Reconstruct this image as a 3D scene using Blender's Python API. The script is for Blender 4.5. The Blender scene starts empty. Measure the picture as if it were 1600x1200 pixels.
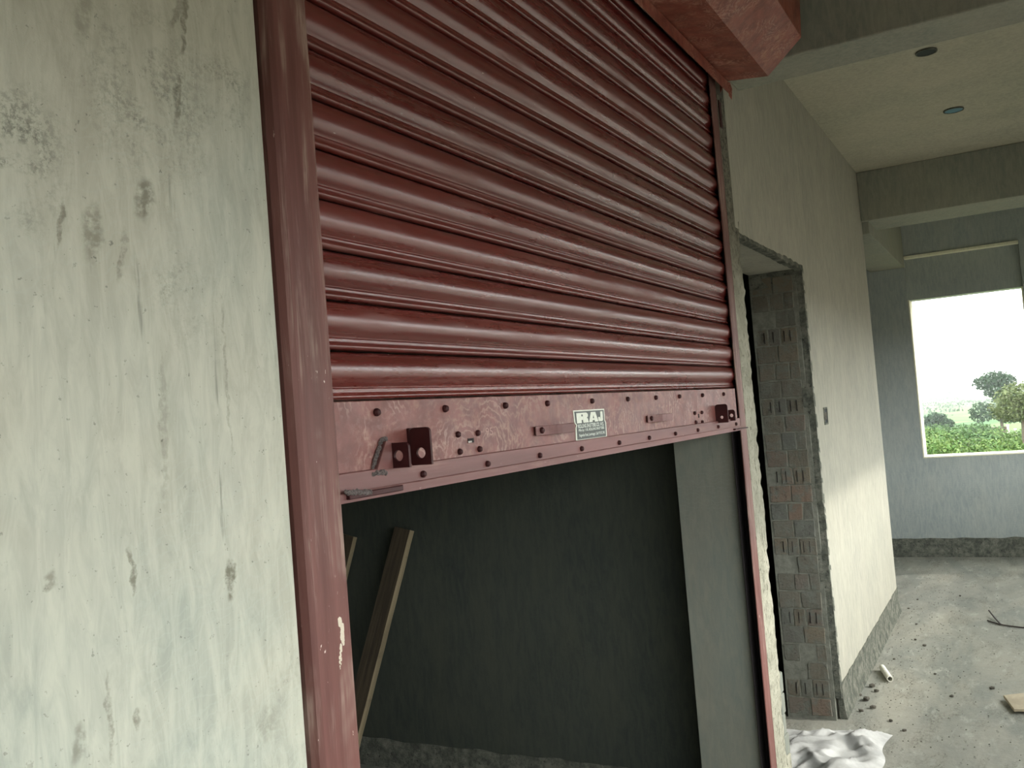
import bpy, bmesh, math, random
from mathutils import Vector, Matrix, noise
random.seed(7)
S = bpy.context.scene
COL = S.collection

# ------------------------------------------------------------------ camera
cam_d = bpy.data.cameras.new('camera')
cam_d.sensor_width = 36.0
cam_d.lens = 36.0 * 1446.0 / 1600.0
cam_d.clip_start = 0.02
cam_d.clip_end = 5000
cam = bpy.data.objects.new('camera', cam_d)
COL.objects.link(cam)
YAW, PITCH, ROLL = 0.499, 0.0383, -0.0806
fw = Vector((math.cos(PITCH)*math.cos(YAW), math.cos(PITCH)*math.sin(YAW), math.sin(PITCH)))
rt = fw.cross(Vector((0, 0, 1))).normalized()
up = rt.cross(fw)
r2 = math.cos(ROLL)*rt + math.sin(ROLL)*up
u2 = -math.sin(ROLL)*rt + math.cos(ROLL)*up
m = Matrix((r2, u2, -fw)).transposed().to_4x4()
m.translation = Vector((0, -0.85, 1.52))
cam.matrix_world = m
S.camera = cam

# ------------------------------------------------------------------ world, sun, exposure
w = bpy.data.worlds.new('world')
S.world = w
w.use_nodes = True
bg = w.node_tree.nodes['Background']
bg.inputs['Color'].default_value = (0.968, 1.0, 0.985, 1)
bg.inputs['Strength'].default_value = 7.0

sun_d = bpy.data.lights.new('sun', 'SUN')
sun_d.energy = 2.7
sun_d.angle = math.radians(3.0)
sun_d.color = (1.0, 0.95, 0.87)
sun = bpy.data.objects.new('sun', sun_d)
COL.objects.link(sun)
sdir = Vector((-0.176, 1.0, -0.506)).normalized()     # travel direction of the light
sun.rotation_euler = sdir.to_track_quat('-Z', 'Y').to_euler()
sun.location = (5, -12, 9)

S.view_settings.view_transform = 'Standard'
S.view_settings.look = 'None'
S.view_settings.exposure = 0.0
S.view_settings.gamma = 1.0
S.view_settings.use_curve_mapping = False
S.cycles.max_bounces = 10
S.cycles.diffuse_bounces = 6
S.cycles.volume_bounces = 1
S.cycles.volume_step_rate = 4


# ------------------------------------------------------------------ node helpers
def srgb(r, g, b):
    f = lambda c: (c/255/12.92) if c/255 <= 0.04045 else ((c/255+0.055)/1.055)**2.4
    return (f(r), f(g), f(b), 1)


class NT:
    def __init__(s, name):
        s.m = bpy.data.materials.new(name)
        s.m.use_nodes = True
        s.t = s.m.node_tree
        s.p = s.t.nodes['Principled BSDF']
        s.co = s.t.nodes.new('ShaderNodeTexCoord').outputs['Object']

    def n(s, typ, **kw):
        nd = s.t.nodes.new(typ)
        for k, v in kw.items():
            setattr(nd, k, v)
        return nd

    def put(s, sock, v):
        if hasattr(v, 'is_linked') or isinstance(v, bpy.types.NodeSocket):
            s.t.links.new(v, sock)
        else:
            sock.default_value = v

    def mapped(s, scale=(1, 1, 1), rot=(0, 0, 0), loc=(0, 0, 0), src=None):
        mp = s.n('ShaderNodeMapping')
        s.t.links.new(src or s.co, mp.inputs['Vector'])
        mp.inputs['Scale'].default_value = scale
        mp.inputs['Rotation'].default_value = rot
        mp.inputs['Location'].default_value = loc
        return mp.outputs[0]

    def noise(s, scale=5, detail=4, rough=0.55, dist=0.0, vec=None):
        nd = s.n('ShaderNodeTexNoise')
        s.t.links.new(vec or s.co, nd.inputs['Vector'])
        nd.inputs['Scale'].default_value = scale
        nd.inputs['Detail'].default_value = detail
        nd.inputs['Roughness'].default_value = rough
        nd.inputs['Distortion'].default_value = dist
        return nd.outputs[0]

    def ramp(s, fac, stops):
        nd = s.n('ShaderNodeValToRGB')
        s.t.links.new(fac, nd.inputs[0])
        e = nd.color_ramp.elements
        while len(e) > 2:
            e.remove(e[-1])
        for i, (p, c) in enumerate(stops):
            if i >= 2:
                e.new(p)
            e[i].position = p
            e[i].color = c if len(c) == 4 else (*c, 1)
        return nd.outputs[0]

    def thr(s, fac, a, b):
        nd = s.n('ShaderNodeMapRange')
        nd.interpolation_type = 'SMOOTHSTEP'
        s.t.links.new(fac, nd.inputs[0])
        nd.inputs[1].default_value = a
        nd.inputs[2].default_value = b
        return nd.outputs[0]

    def mix(s, f, a, b, mode='MIX'):
        nd = s.n('ShaderNodeMix', data_type='RGBA', blend_type=mode)
        s.put(nd.inputs[0], f)
        s.put(nd.inputs[6], a)
        s.put(nd.inputs[7], b)
        return nd.outputs[2]

    def math(s, op, a, b=0.0, c=0.0):
        nd = s.n('ShaderNodeMath', operation=op)
        s.put(nd.inputs[0], a)
        s.put(nd.inputs[1], b)
        s.put(nd.inputs[2], c)
        return nd.outputs[0]

    def bump(s, h, strength=0.3, dist=0.01, prev=None):
        nd = s.n('ShaderNodeBump')
        nd.inputs['Strength'].default_value = strength
        nd.inputs['Distance'].default_value = dist
        s.t.links.new(h, nd.inputs['Height'])
        if prev is not None:
            s.t.links.new(prev, nd.inputs['Normal'])
        return nd.outputs[0]

    def fin(s, col, rough=0.85, normal=None, spec=0.3, metal=0.0):
        s.put(s.p.inputs['Base Color'], col)
        s.put(s.p.inputs['Roughness'], rough)
        s.put(s.p.inputs['Specular IOR Level'], spec)
        s.put(s.p.inputs['Metallic'], metal)
        if normal is not None:
            s.t.links.new(normal, s.p.inputs['Normal'])
        return s.m


def plaster(name, c1, c2, c3, dark, seed=0.0, streak=0.5, speck=0.6, bumpy=0.25, stains=(), trowel=True):
    t = NT(name)
    v = t.mapped(loc=(seed, seed*1.7, -seed))
    big = t.noise(1.6, 5, 0.6, 0.4, v)
    vv = t.mapped((1, 1, 0.32), (0, 0.08, 0), (seed, 0, seed))
    mid = t.noise(5.5, 6, 0.62, 0.5, vv)
    col = t.mix(t.thr(big, 0.35, 0.65), c1, c2)
    col = t.mix(t.math('MULTIPLY', t.thr(mid, 0.42, 0.72), 0.7), col, c3)
    # cloudy patches of bare cement
    pat = t.math('MULTIPLY', t.thr(t.noise(2.6, 3, 0.5, 0.2, t.mapped(loc=(seed+3, 1, 2))), 0.5, 0.72),
                 t.thr(t.noise(75, 6, 0.8, 0, v), 0.42, 0.66))
    col = t.mix(t.math('MULTIPLY', pat, 0.45*speck), col, dark)
    # fine pits
    pit = t.thr(t.noise(95, 3, 0.7, 0, v), 0.64, 0.70)
    col = t.mix(t.math('MULTIPLY', pit, 0.6*speck), col, dark)
    brush = t.noise(48, 4, 0.7, 0.6, t.mapped((1, 1, 0.22), (0, 0.5, 0), (seed, 2, 1)))
    col = t.mix(0.55, col, t.mix(t.thr(brush, 0.30, 0.70), t.mix(0.22, col, dark), (c3[0]*1.08, c3[1]*1.08, c3[2]*1.06, 1)))
    # long brushed streaks
    sv = t.mapped((1, 1, 0.085), (0, 0.10, 0), (seed*2, 0, 0))
    st = t.thr(t.noise(34, 4, 0.65, 0.1, sv), 0.63, 0.72)
    stm = t.thr(t.noise(2.2, 2, 0.5, 0, t.mapped(loc=(9, seed, 4))), 0.38, 0.55)
    col = t.mix(t.math('MULTIPLY', t.math('MULTIPLY', st, stm), 0.5*streak), col, dark)
    # individual stains (x, z, half length, half width, tilt, strength)
    if stains:
        wob = t.n('ShaderNodeVectorMath', operation='MULTIPLY_ADD')
        nz = t.n('ShaderNodeTexNoise')
        t.t.links.new(t.co, nz.inputs['Vector'])
        nz.inputs['Scale'].default_value = 45
        nz.inputs['Detail'].default_value = 4
        t.t.links.new(nz.outputs[1], wob.inputs[0])
        wob.inputs[1].default_value = (0.022, 0, 0.03)
        t.t.links.new(t.co, wob.inputs[2])
        br = t.thr(t.noise(70, 3, 0.7, 0, t.co), 0.30, 0.60)
        br2 = t.math('MULTIPLY', t.thr(t.noise(130, 4, 0.8, 0, t.co), 0.42, 0.60), t.thr(t.noise(17, 4, 0.7, 0.5, t.co), 0.38, 0.62))
        for (x, z, hl, hw, tilt, k) in stains:
            mp = t.n('ShaderNodeMapping', vector_type='TEXTURE')
            t.t.links.new(wob.outputs[0], mp.inputs['Vector'])
            mp.inputs['Location'].default_value = (x+0.011, 0, z+0.015)
            mp.inputs['Rotation'].default_value = (0, tilt, 0)
            mp.inputs['Scale'].default_value = (hw, 1000, hl)
            ln = t.n('ShaderNodeVectorMath', operation='LENGTH')
            t.t.links.new(mp.outputs[0], ln.inputs[0])
            big_ = hw > 0.03
            f = t.thr(ln.outputs['Value'], 1.5 if big_ else 1.15, 0.1 if big_ else 0.55)
            col = t.mix(t.math('MULTIPLY', t.math('MULTIPLY', f, br2 if big_ else br), k*(1.5 if big_ else 1)), col, dark if big_ else G(108, 106, 92))
    # pale trowel marks
    if trowel:
        wv = t.n('ShaderNodeTexWave', wave_type='RINGS', rings_direction='SPHERICAL')
        t.t.links.new(t.mapped(loc=(-0.3, 0.4, -1.5-seed)), wv.inputs['Vector'])
        wv.inputs['Scale'].default_value = 24
        wv.inputs['Distortion'].default_value = 9
        wv.inputs['Detail'].default_value = 3
        wv.inputs['Detail Scale'].default_value = 1.4
        tw = t.math('MULTIPLY', t.thr(wv.outputs[1], 0.82, 1.0),
                    t.thr(t.noise(3.4, 2, 0.5, 0, t.mapped(loc=(4, 4, seed))), 0.5, 0.62))
        col = t.mix(t.math('MULTIPLY', tw, 0.16), col, (min(c1[0]*1.3, 1), min(c1[1]*1.3, 1), min(c1[2]*1.3, 1), 1))
    b = t.bump(t.noise(60, 5, 0.7, 0, v), bumpy, 0.004)
    b = t.bump(t.noise(4, 3, 0.5, 0, v), 0.25, 0.03, b)
    return t.fin(col, 0.92, b, 0.2)


def G(a, b=None, c=None):
    return srgb(a, b if b is not None else a, c if c is not None else a)


LEFT_STAINS = [(0.800, 2.03, 0.045, 0.0045, 0.16, 0.75), (0.792, 2.045, 0.03, 0.006, 0.5, 0.6), (0.782, 1.93, 0.05, 0.006, 0.12, 0.7),
               (0.724, 1.804, 0.03, 0.014, 0.3, 0.75), (0.654, 1.757, 0.035, 0.014, 0.1, 0.6), (0.616, 1.759, 0.03, 0.004, 0.2, 0.7),
               (0.568, 1.822, 0.07, 0.06, 0.0, 0.55), (0.689, 1.735, 0.03, 0.005, 0.25, 0.6), (0.814, 1.356, 0.026, 0.009, 0.05, 0.9),
               (0.675, 1.392, 0.028, 0.0035, -0.05, 0.8), (0.638, 1.248, 0.05, 0.004, 0.0, 0.6), (0.671, 1.234, 0.014, 0.006, 0, 0.7),
               (0.66, 1.997, 0.04, 0.012, 0.2, 0.4), (0.74, 1.93, 0.10, 0.09, 0.2, 0.38), (0.865, 1.97, 0.05, 0.04, 0.0, 0.4),
               (0.859, 1.17, 0.02, 0.02, 0.0, 0.35), (0.58, 1.40, 0.01, 0.01, 0.0, 0.6), (0.77, 1.70, 0.06, 0.04, 0.3, 0.3),
               (0.60, 1.23, 0.02, 0.008, 0.2, 0.55), (0.73, 1.54, 0.10, 0.006, 0.05, 0.35), (0.83, 1.60, 0.12, 0.003, 0.0, 0.4)]
M = {}
M['wall_left'] = plaster('washed cement plaster', G(158, 164, 154), G(174, 172, 157), G(184, 185, 172), G(84, 88, 80), 1.3, 1.1, 1.15, 0.22, LEFT_STAINS)
M['wall_right'] = plaster('pale cement plaster', G(154, 153, 140), G(145, 145, 134), G(166, 162, 149), G(100, 100, 90), 5.1, 0.55, 0.25, 0.16)
M['far'] = plaster('grey cement plaster', G(162, 169, 166), G(152, 161, 160), G(170, 174, 168), G(96, 102, 100), 8.4, 0.3, 0.4, 0.2)
M['ceil'] = plaster('ceiling plaster', G(168, 163, 146), G(156, 155, 139), G(176, 170, 152), G(100, 100, 86), 3.7, 0.5, 0.2, 0.3)
M['beam'] = plaster('beam plaster', G(142, 143, 131), G(132, 135, 126), G(150, 147, 133), G(72, 76, 70), 6.6, 0.3, 0.5, 0.3)
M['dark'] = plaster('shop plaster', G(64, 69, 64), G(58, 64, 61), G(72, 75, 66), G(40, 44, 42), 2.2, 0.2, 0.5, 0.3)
M['reveal'] = plaster('jamb plaster', G(120, 125, 116), G(114, 120, 113), G(124, 123, 112), G(76, 80, 76), 4.9, 0.7, 0.2, 0.15)
M['cream'] = plaster('cream render', G(225, 222, 196), G(218, 216, 192), G(230, 226, 204), G(170, 165, 140), 4.2, 0.1, 0.1, 0.1, trowel=False)


def rough_mat():
    t = NT('unfinished cement')
    v = t.co
    col = t.mix(t.thr(t.noise(18, 6, 0.75), 0.35, 0.7), G(88, 92, 84), G(140, 140, 128))
    col = t.mix(t.thr(t.noise(60, 4, 0.7), 0.58, 0.72), col, G(52, 54, 50))
    b = t.bump(t.noise(35, 6, 0.8), 0.9, 0.02)
    return t.fin(col, 0.95, b, 0.1)


def hacked_mat():
    t = NT('hacked lime plaster')
    hv = t.mapped((3.4, 1, 0.75), (0, -0.62, 0))
    hack = t.thr(t.noise(34, 3, 0.6, 0.4, hv), 0.585, 0.65)
    col = t.mix(t.thr(t.noise(9, 5, 0.7), 0.35, 0.7), G(160, 158, 142), G(138, 137, 122))
    col = t.mix(t.math('MULTIPLY', hack, 0.85), col, G(86, 84, 72))
    # upper stretch is bare mortar
    sx = t.n('ShaderNodeSeparateXYZ')
    t.t.links.new(t.co, sx.inputs[0])
    hgt = t.math('ADD', sx.outputs[2], t.math('MULTIPLY', t.noise(6, 4, 0.7), 0.5))
    col = t.mix(t.math('MULTIPLY', t.thr(hgt, 2.05, 2.5), 0.8), col, t.mix(t.thr(t.noise(50, 4, 0.8), 0.45, 0.6), G(110, 108, 96), G(45, 46, 42)))
    b = t.bump(t.math('SUBTRACT', t.noise(40, 5, 0.7), hack), 0.8, 0.012)
    return t.fin(col, 0.95, b, 0.1)


def floor_mat():
    t = NT('dusty cement floor')
    v = t.mapped((0.6, 1.6, 1))
    col = t.mix(t.thr(t.noise(2.2, 6, 0.65, 0.6, v), 0.35, 0.68), G(128, 130, 122), G(150, 148, 136))
    col = t.mix(t.math('MULTIPLY', t.thr(t.noise(9, 6, 0.7, 0.4, v), 0.52, 0.7), 0.7), col, G(166, 166, 154))
    col = t.mix(t.math('MULTIPLY', t.thr(t.noise(26, 5, 0.7, 0, v), 0.58, 0.72), 0.75), col, G(72, 72, 64))
    col = t.mix(t.math('MULTIPLY', t.math('MULTIPLY', t.thr(t.noise(4, 5, 0.7, 0.5, v), 0.48, 0.66), t.thr(t.noise(55, 5, 0.8, 0, v), 0.42, 0.6)), 0.6), col, G(92, 90, 80))
    b = t.bump(t.noise(24, 6, 0.7), 0.5, 0.012)
    return t.fin(col, 0.9, b, 0.25)


def red_mat(name, base, dust, streak_axis='z', rough=0.32, dustk=0.5, swirl=False, spec=0.5, fleck=0.6):
    t = NT(name)
    oi = t.n('ShaderNodeObjectInfo')
    off = t.n('ShaderNodeVectorMath', operation='MULTIPLY_ADD')
    cx = t.n('ShaderNodeCombineXYZ')
    t.t.links.new(oi.outputs['Random'], cx.inputs[0])
    t.t.links.new(oi.outputs['Random'], cx.inputs[2])
    t.t.links.new(cx.outputs[0], off.inputs[0])
    off.inputs[1].default_value = (31, 17, 23)
    t.t.links.new(t.co, off.inputs[2])
    v0 = off.outputs[0]
    sc = {'z': (1, 1, 0.06), 'x': (0.05, 1, 1), 'n': (1, 1, 1)}[streak_axis]
    v = t.mapped(sc, src=v0)
    dk = (base[0]*0.62, base[1]*0.55, base[2]*0.55, 1)
    col = t.mix(t.thr(t.noise(22, 5, 0.6, 0.2, v), 0.32, 0.68), dk, base)
    dm = t.math('MULTIPLY', t.thr(t.noise(46, 5, 0.7, 0.3, v), 0.46, 0.70), t.thr(t.noise(4.5, 4, 0.65, 0.3, v0), 0.36, 0.64))
    col = t.mix(t.math('MULTIPLY', dm, dustk), col, dust)
    rgh = t.math('MULTIPLY_ADD', dm, 0.35, rough)
    rgh = t.math('MULTIPLY_ADD', t.thr(t.noise(14, 2, 0.5, 0, v), 0.3, 0.8), 0.10, rgh)
    bh = t.noise(60, 4, 0.6, 0, v)
    if spec > 0.8:      # glossy laths: broader, softer brush streaks
        soft = t.noise(9, 2, 0.5, 0.1, v)
        col = t.mix(0.55, col, t.mix(t.thr(soft, 0.3, 0.7), (base[0]*0.8, base[1]*0.75, base[2]*0.75, 1), (base[0]*1.1, base[1]*1.2, base[2]*1.2, 1)))
    if swirl:
        wv = t.n('ShaderNodeTexWave', wave_type='RINGS', rings_direction='SPHERICAL')
        vo = t.n('ShaderNodeTexVoronoi')
        vo.inputs['Scale'].default_value = 7
        t.t.links.new(v0, vo.inputs['Vector'])
        wv.inputs['Scale'].default_value = 26
        wv.inputs['Distortion'].default_value = 7
        wv.inputs['Detail'].default_value = 2
        wv.inputs['Detail Scale'].default_value = 2.5
        sb = t.n('ShaderNodeVectorMath', operation='SUBTRACT')
        t.t.links.new(v0, sb.inputs[0])
        t.t.links.new(vo.outputs['Position'], sb.inputs[1])
        t.t.links.new(sb.outputs[0], wv.inputs['Vector'])
        sw = t.math('MULTIPLY', t.thr(wv.outputs[1], 0.55, 0.98), t.thr(t.noise(9, 4, 0.6, 0.4, v0), 0.42, 0.62))
        col = t.mix(t.math('MULTIPLY', sw, 0.42), col, dust)
        blot = t.thr(t.noise(7, 5, 0.6, 0.8, t.mapped(loc=(3, 3, 8), src=v0)), 0.55, 0.72)
        col = t.mix(t.math('MULTIPLY', blot, 0.35), col, (base[0]*0.95, base[1]*0.55, base[2]*0.5, 1))
    fl = t.math('MULTIPLY', t.thr(t.noise(120, 3, 0.7, 0, t.mapped({'z': (1, 1, 0.35), 'x': (0.35, 1, 1), 'n': (1, 1, 1)}[streak_axis], src=v0)), 0.69, 0.73),
                t.thr(t.noise(5, 3, 0.6, 0, v0), 0.50, 0.60))
    col = t.mix(t.math('MULTIPLY', fl, fleck), col, G(214, 196, 184))
    b = t.bump(bh, 0.008 if spec > 0.8 else 0.10, 0.003)
    return t.fin(col, rgh, b, spec)


M['rough'] = rough_mat()
M['hacked'] = hacked_mat()
M['floor'] = floor_mat()
M['slat'] = red_mat('red oxide slat paint', G(100, 38, 33), G(136, 102, 88), 'x', 0.24, 0.4, spec=0.9)
M['plate'] = red_mat('red oxide plate paint', G(122, 75, 69), G(172, 146, 136), 'n', 0.42, 0.7, swirl=True, spec=0.4)
M['strip'] = red_mat('red oxide angle paint', G(118, 77, 74), G(162, 138, 130), 'x', 0.45, 0.6, spec=0.4)
M['guide'] = red_mat('red oxide guide paint', G(112, 74, 68), G(164, 144, 132), 'z', 0.5, 0.95, spec=0.3, fleck=0.9)
M['hood'] = red_mat('red oxide hood paint', G(138, 74, 58), G(180, 138, 120), 'n', 0.45, 0.75, swirl=True, spec=0.35)
M['darkred'] = red_mat('dark red paint', G(58, 18, 19), G(84, 50, 48), 'n', 0.5, 0.3, spec=0.3, fleck=0.1)


def simple(name, c, rough=0.6, metal=0.0, var=0.0, scale=20, bumps=0.0, spec=0.4):
    t = NT(name)
    col = c
    if var:
        col = t.mix(t.thr(t.noise(scale, 5, 0.65), 0.35, 0.68), c, (c[0]*(1-var), c[1]*(1-var), c[2]*(1-var), 1))
    nb = t.bump(t.noise(scale*3, 4, 0.6), bumps, 0.005) if bumps else None
    return t.fin(col, rough, nb, spec, metal)


M['steel'] = simple('bare steel', G(150, 146, 140), 0.35, 0.9, 0.4, 200)
M['weld'] = simple('weld bead', G(150, 140, 138), 0.4, 0.5, 0.6, 300, 1.0)
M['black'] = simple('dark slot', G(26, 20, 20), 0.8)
M['white_print'] = simple('sticker white', G(214, 218, 204), 0.5, 0, 0.12, 120)
M['green_print'] = simple('sticker dark green', G(50, 60, 55), 0.45, 0, 0.2, 90)
M['grey_print'] = simple('sticker grey lettering', G(205, 212, 202), 0.5, 0, 0.1, 300)
M['sack'] = simple('woven plastic sack', G(186, 186, 182), 0.5, 0, 0.35, 7, 0.3)
M['pvc'] = simple('white conduit', G(220, 218, 205), 0.5, 0, 0.1, 40)
M['blue'] = simple('blue plastic cap', G(64, 104, 128), 0.5)
M['blackhole'] = simple('dark box', G(40, 46, 46), 0.8)
M['grit'] = simple('grit', G(96, 92, 82), 0.95, 0, 0.4, 60, 0.5)
M['wire'] = simple('dark wire', G(52, 44, 40), 0.7)
M['mortar'] = simple('mortar', G(126, 127, 116), 0.95, 0, 0.3, 30, 0.6)


def brick_mat():
    t = NT('dusty brick')
    oi = t.n('ShaderNodeObjectInfo')
    c = t.ramp(oi.outputs['Random'], [(0.0, G(112, 106, 94)), (0.3, G(106, 105, 96)), (0.55, G(120, 111, 96)), (0.75, G(102, 104, 98)), (1.0, G(128, 110, 96))])
    c = t.mix(t.thr(t.noise(16, 6, 0.7), 0.42, 0.66), c, G(112, 114, 106))
    c = t.mix(t.math('MULTIPLY', t.thr(t.noise(50, 4, 0.7), 0.6, 0.7), 0.6), c, G(60, 58, 52))
    return t.fin(c, 0.95, t.bump(t.noise(45, 5, 0.75), 0.7, 0.01), 0.1)


def wood_mat(name, a, b):
    t = NT(name)
    v = t.mapped((14, 14, 0.8))
    c = t.mix(t.thr(t.noise(3, 5, 0.6, 0.5, v), 0.35, 0.65), a, b)
    c = t.mix(t.math('MULTIPLY', t.thr(t.noise(6, 4, 0.6, 0.2), 0.55, 0.7), 0.5), c, G(60, 54, 46))
    return t.fin(c, 0.85, t.bump(t.noise(9, 4, 0.6, 0, v), 0.4, 0.006), 0.2)


M['brick'] = brick_mat()
M['wood'] = wood_mat('old plank', G(84, 74, 60), G(64, 57, 47))
M['wood_lit_edge'] = wood_mat('lit plank edge', G(140, 127, 102), G(116, 105, 84))  # paler copy of the plank wood: door light put into the colour


def leaf_mat(name, a, b):
    t = NT(name)
    geo = t.n('ShaderNodeNewGeometry')
    c = t.mix(geo.outputs['Random Per Island'], a, b)
    return t.fin(c, 0.7, None, 0.2)


M['leaf'] = leaf_mat('leaf green', G(50, 78, 40), G(72, 98, 50))
M['leaf_dark'] = leaf_mat('leaf dark green', G(40, 60, 44), G(56, 76, 52))
M['leaf_olive'] = leaf_mat('leaf olive', G(76, 88, 56), G(96, 104, 68))
M['leaf_bright'] = leaf_mat('leaf bright', G(62, 92, 42), G(92, 110, 58))
M['bark'] = simple('bark', G(92, 84, 70), 0.9, 0, 0.3, 10)


def field_mat():
    t = NT('grass field')
    v = t.mapped((0.02, 0.05, 1))
    c = t.mix(t.thr(t.noise(2.0, 6, 0.6, 0.4, v), 0.35, 0.65), G(56, 84, 50), G(84, 106, 62))
    c = t.mix(t.math('MULTIPLY', t.thr(t.noise(0.12, 5, 0.6), 0.55, 0.7), 0.6), c, G(132, 134, 84))
    return t.fin(c, 0.95, None, 0.05)


M['field'] = field_mat()


# ------------------------------------------------------------------ object helpers
def link(name, me, mat=None, parent=None, kind=None, label=None, cat=None, group=None, smooth=False):
    if mat is not None and not me.materials:
        me.materials.append(mat)
    o = bpy.data.objects.new(name, me)
    COL.objects.link(o)
    if parent is not None:
        o.parent = parent
        o.matrix_parent_inverse = parent.matrix_basis.inverted()
    if smooth:
        for p in me.polygons:
            p.use_smooth = True
    tag(o, label, cat, group, kind)
    return o


def tag(o, label=None, cat=None, group=None, kind=None):
    for k, v in (('label', label), ('category', cat), ('group', group), ('kind', kind)):
        if v:
            o[k] = v
    return o


def empty(name, loc, label, cat, group=None):
    o = bpy.data.objects.new(name, None)
    o.empty_display_size = 0.1
    o.location = loc
    COL.objects.link(o)
    return tag(o, label, cat, group)


class MB:
    def __init__(s):
        s.v = []
        s.f = []
        s.mi = []

    def poly(s, pts, faces, mi=0):
        b = len(s.v)
        s.v += [tuple(p) for p in pts]
        for f in faces:
            s.f.append(tuple(b+i for i in f))
            s.mi.append(mi)
        return s

    def box(s, x0, x1, y0, y1, z0, z1, mi=0):
        p = [(x0, y0, z0), (x1, y0, z0), (x1, y1, z0), (x0, y1, z0), (x0, y0, z1), (x1, y0, z1), (x1, y1, z1), (x0, y1, z1)]
        return s.poly(p, [(0, 3, 2, 1), (4, 5, 6, 7), (0, 1, 5, 4), (1, 2, 6, 5), (2, 3, 7, 6), (3, 0, 4, 7)], mi)

    def prism(s, outline, axis, a, b, mi=0):
        """outline of 2-D points extruded along axis (0:x -> (y,z), 1:y -> (x,z), 2:z -> (x,y))"""
        n = len(outline)
        mk = {0: lambda t, p: (t, p[0], p[1]), 1: lambda t, p: (p[0], t, p[1]), 2: lambda t, p: (p[0], p[1], t)}[axis]
        pts = [mk(a, p) for p in outline] + [mk(b, p) for p in outline]
        fs = [tuple(range(n)), tuple(reversed(range(n, 2*n)))]
        fs += [((i+1) % n, i, n+i, n+(i+1) % n) for i in range(n)]
        return s.poly(pts, fs, mi)

    def mesh(s, name, bevel=0.0, seg=2, fix=True):
        me = bpy.data.meshes.new(name)
        me.from_pydata(s.v, [], s.f)
        for p, k in zip(me.polygons, s.mi):
            p.material_index = k
        if fix or bevel:
            bm = bmesh.new()
            bm.from_mesh(me)
            bmesh.ops.recalc_face_normals(bm, faces=bm.faces)
            if bevel:
                es = [e for e in bm.edges if len(e.link_faces) == 2 and e.calc_face_angle(0) > 0.5]
                bmesh.ops.bevel(bm, geom=es, offset=bevel, segments=seg, affect='EDGES', profile=0.5, clamp_overlap=True)
            bm.to_mesh(me)
            bm.free()
        me.update()
        return me


def struct(name, mb, mat, label, bevel=0.0, parent=None, cat='wall'):
    me = mb.mesh(name, bevel)
    if isinstance(mat, (list, tuple)):
        for x in mat:
            me.materials.append(x)
        mat = None
    if parent:
        return link(name, me, mat, parent)
    return link(name, me, mat, None, 'structure', label, cat)


CEIL = 3.026
T = 0.25

# ------------------------------------------------------------------ the building
struct('floor', MB().box(-3.5, 9.28, -1.95, 4.2, -0.2, 0.0), M['floor'], 'dusty grey cement floor running along the passage', cat='floor')
struct('ceiling', MB().box(-3.5, 9.28, -1.95, 4.2, CEIL, CEIL+0.15), M['ceil'], 'plastered cement ceiling slab over the passage', cat='ceiling')

# wall left of the shutter, with a rounded plaster arris beside the guide
wl = MB()
prof = [(-3.4, 0.0), (0.920, 0.0)]
for k in range(1, 7):
    a = k/6*math.pi/2
    prof.append((0.920+0.010*math.sin(a), 0.014*(1-math.cos(a))))
prof += [(0.931, 0.06), (1.012, 0.06), (1.012, T), (-3.4, T)]
wl.prism(prof, 2, 0, CEIL)
wm = wl.mesh('wall_left')
link('wall_left', wm, M['wall_left'], kind='structure', label='pale grey washed cement wall filling the left of the picture, with dark drips', cat='wall')

# pier between shutter and doorway: core, with the hacked strip in front
struct('wall_pier', MB().box(3.19, 3.385, 0.036, T, 0, CEIL), M['reveal'], 'smooth grey jamb face seen through the half open shutter', cat='wall')


def ragged_strip(name, x0, x1, z0, z1, y0, y1, seed, amp, mat, label, cat, both=False, step=0.012, parent=None):
    """upright slab of plaster whose outer edge is broken unevenly"""
    mb = MB()
    n = int((z1-z0)/step)
    L, R = [], []
    for i in range(n+1):
        z = z0+(z1-z0)*i/n
        d = amp*(noise.noise(Vector((seed, z*5, 0)))*1.1+0.6*noise.noise(Vector((seed+5, z*19, 1)))+0.35*noise.noise(Vector((seed, z*60, 2))))
        e = 0.35*amp*noise.noise(Vector((seed+9, z*25, 3))) if both else 0
        L.append((x0+e, z))
        R.append((x1+d, z))
    C3 = 3
    rows = []
    for i in range(n+1):
        row = []
        for j in range(C3+1):
            t = j/C3
            x = L[i][0]+(R[i][0]-L[i][0])*t
            yy = y0+0.006*noise.noise(Vector((x*35, L[i][1]*30, seed))) if 0 < j else y0
            row.append((x, yy, L[i][1]))
        row.append((R[i][0]-0.002, y1, L[i][1]))
        row.insert(0, (L[i][0], y1, L[i][1]))
        rows.append(row)
    W = C3+3
    pts = [p for r in rows for p in r]
    fs = []
    for i in range(n):
        for j in range(W-1):
            a = i*W+j
            fs.append((a, a+1, a+1+W, a+W))
        fs.append((i*W+W-1, i*W, (i+1)*W, (i+1)*W+W-1))
    fs.append(tuple(range(W)))
    fs.append(tuple(reversed(range(n*W, n*W+W))))
    mb.poly(pts, fs)
    me = mb.mesh(name)
    if parent is not None:
        return link(name, me, mat, parent)
    return link(name, me, mat, None, 'structure', label, cat)


ragged_strip('trim_1', 3.252, 3.392, 0.0, 2.62, 0.0, 0.036, 3.0, 0.018, M['hacked'],
             'narrow strip of hacked white plaster between red guide and doorway', 'plaster')

# wall right of the doorway
wr = struct('wall_right', MB().box(4.525, 6.79, 0.0, T, 0.16, CEIL).box(4.56, 6.79, 0.012, T, 0.0, 0.16)
            .box(3.39, 4.525, 0.0, T, 2.125, CEIL).box(3.338, 3.40, -0.003, 0.036, 2.15, CEIL), M['wall_right'],
            'pale plastered wall beyond the doorway, lit at the bottom right')
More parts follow.
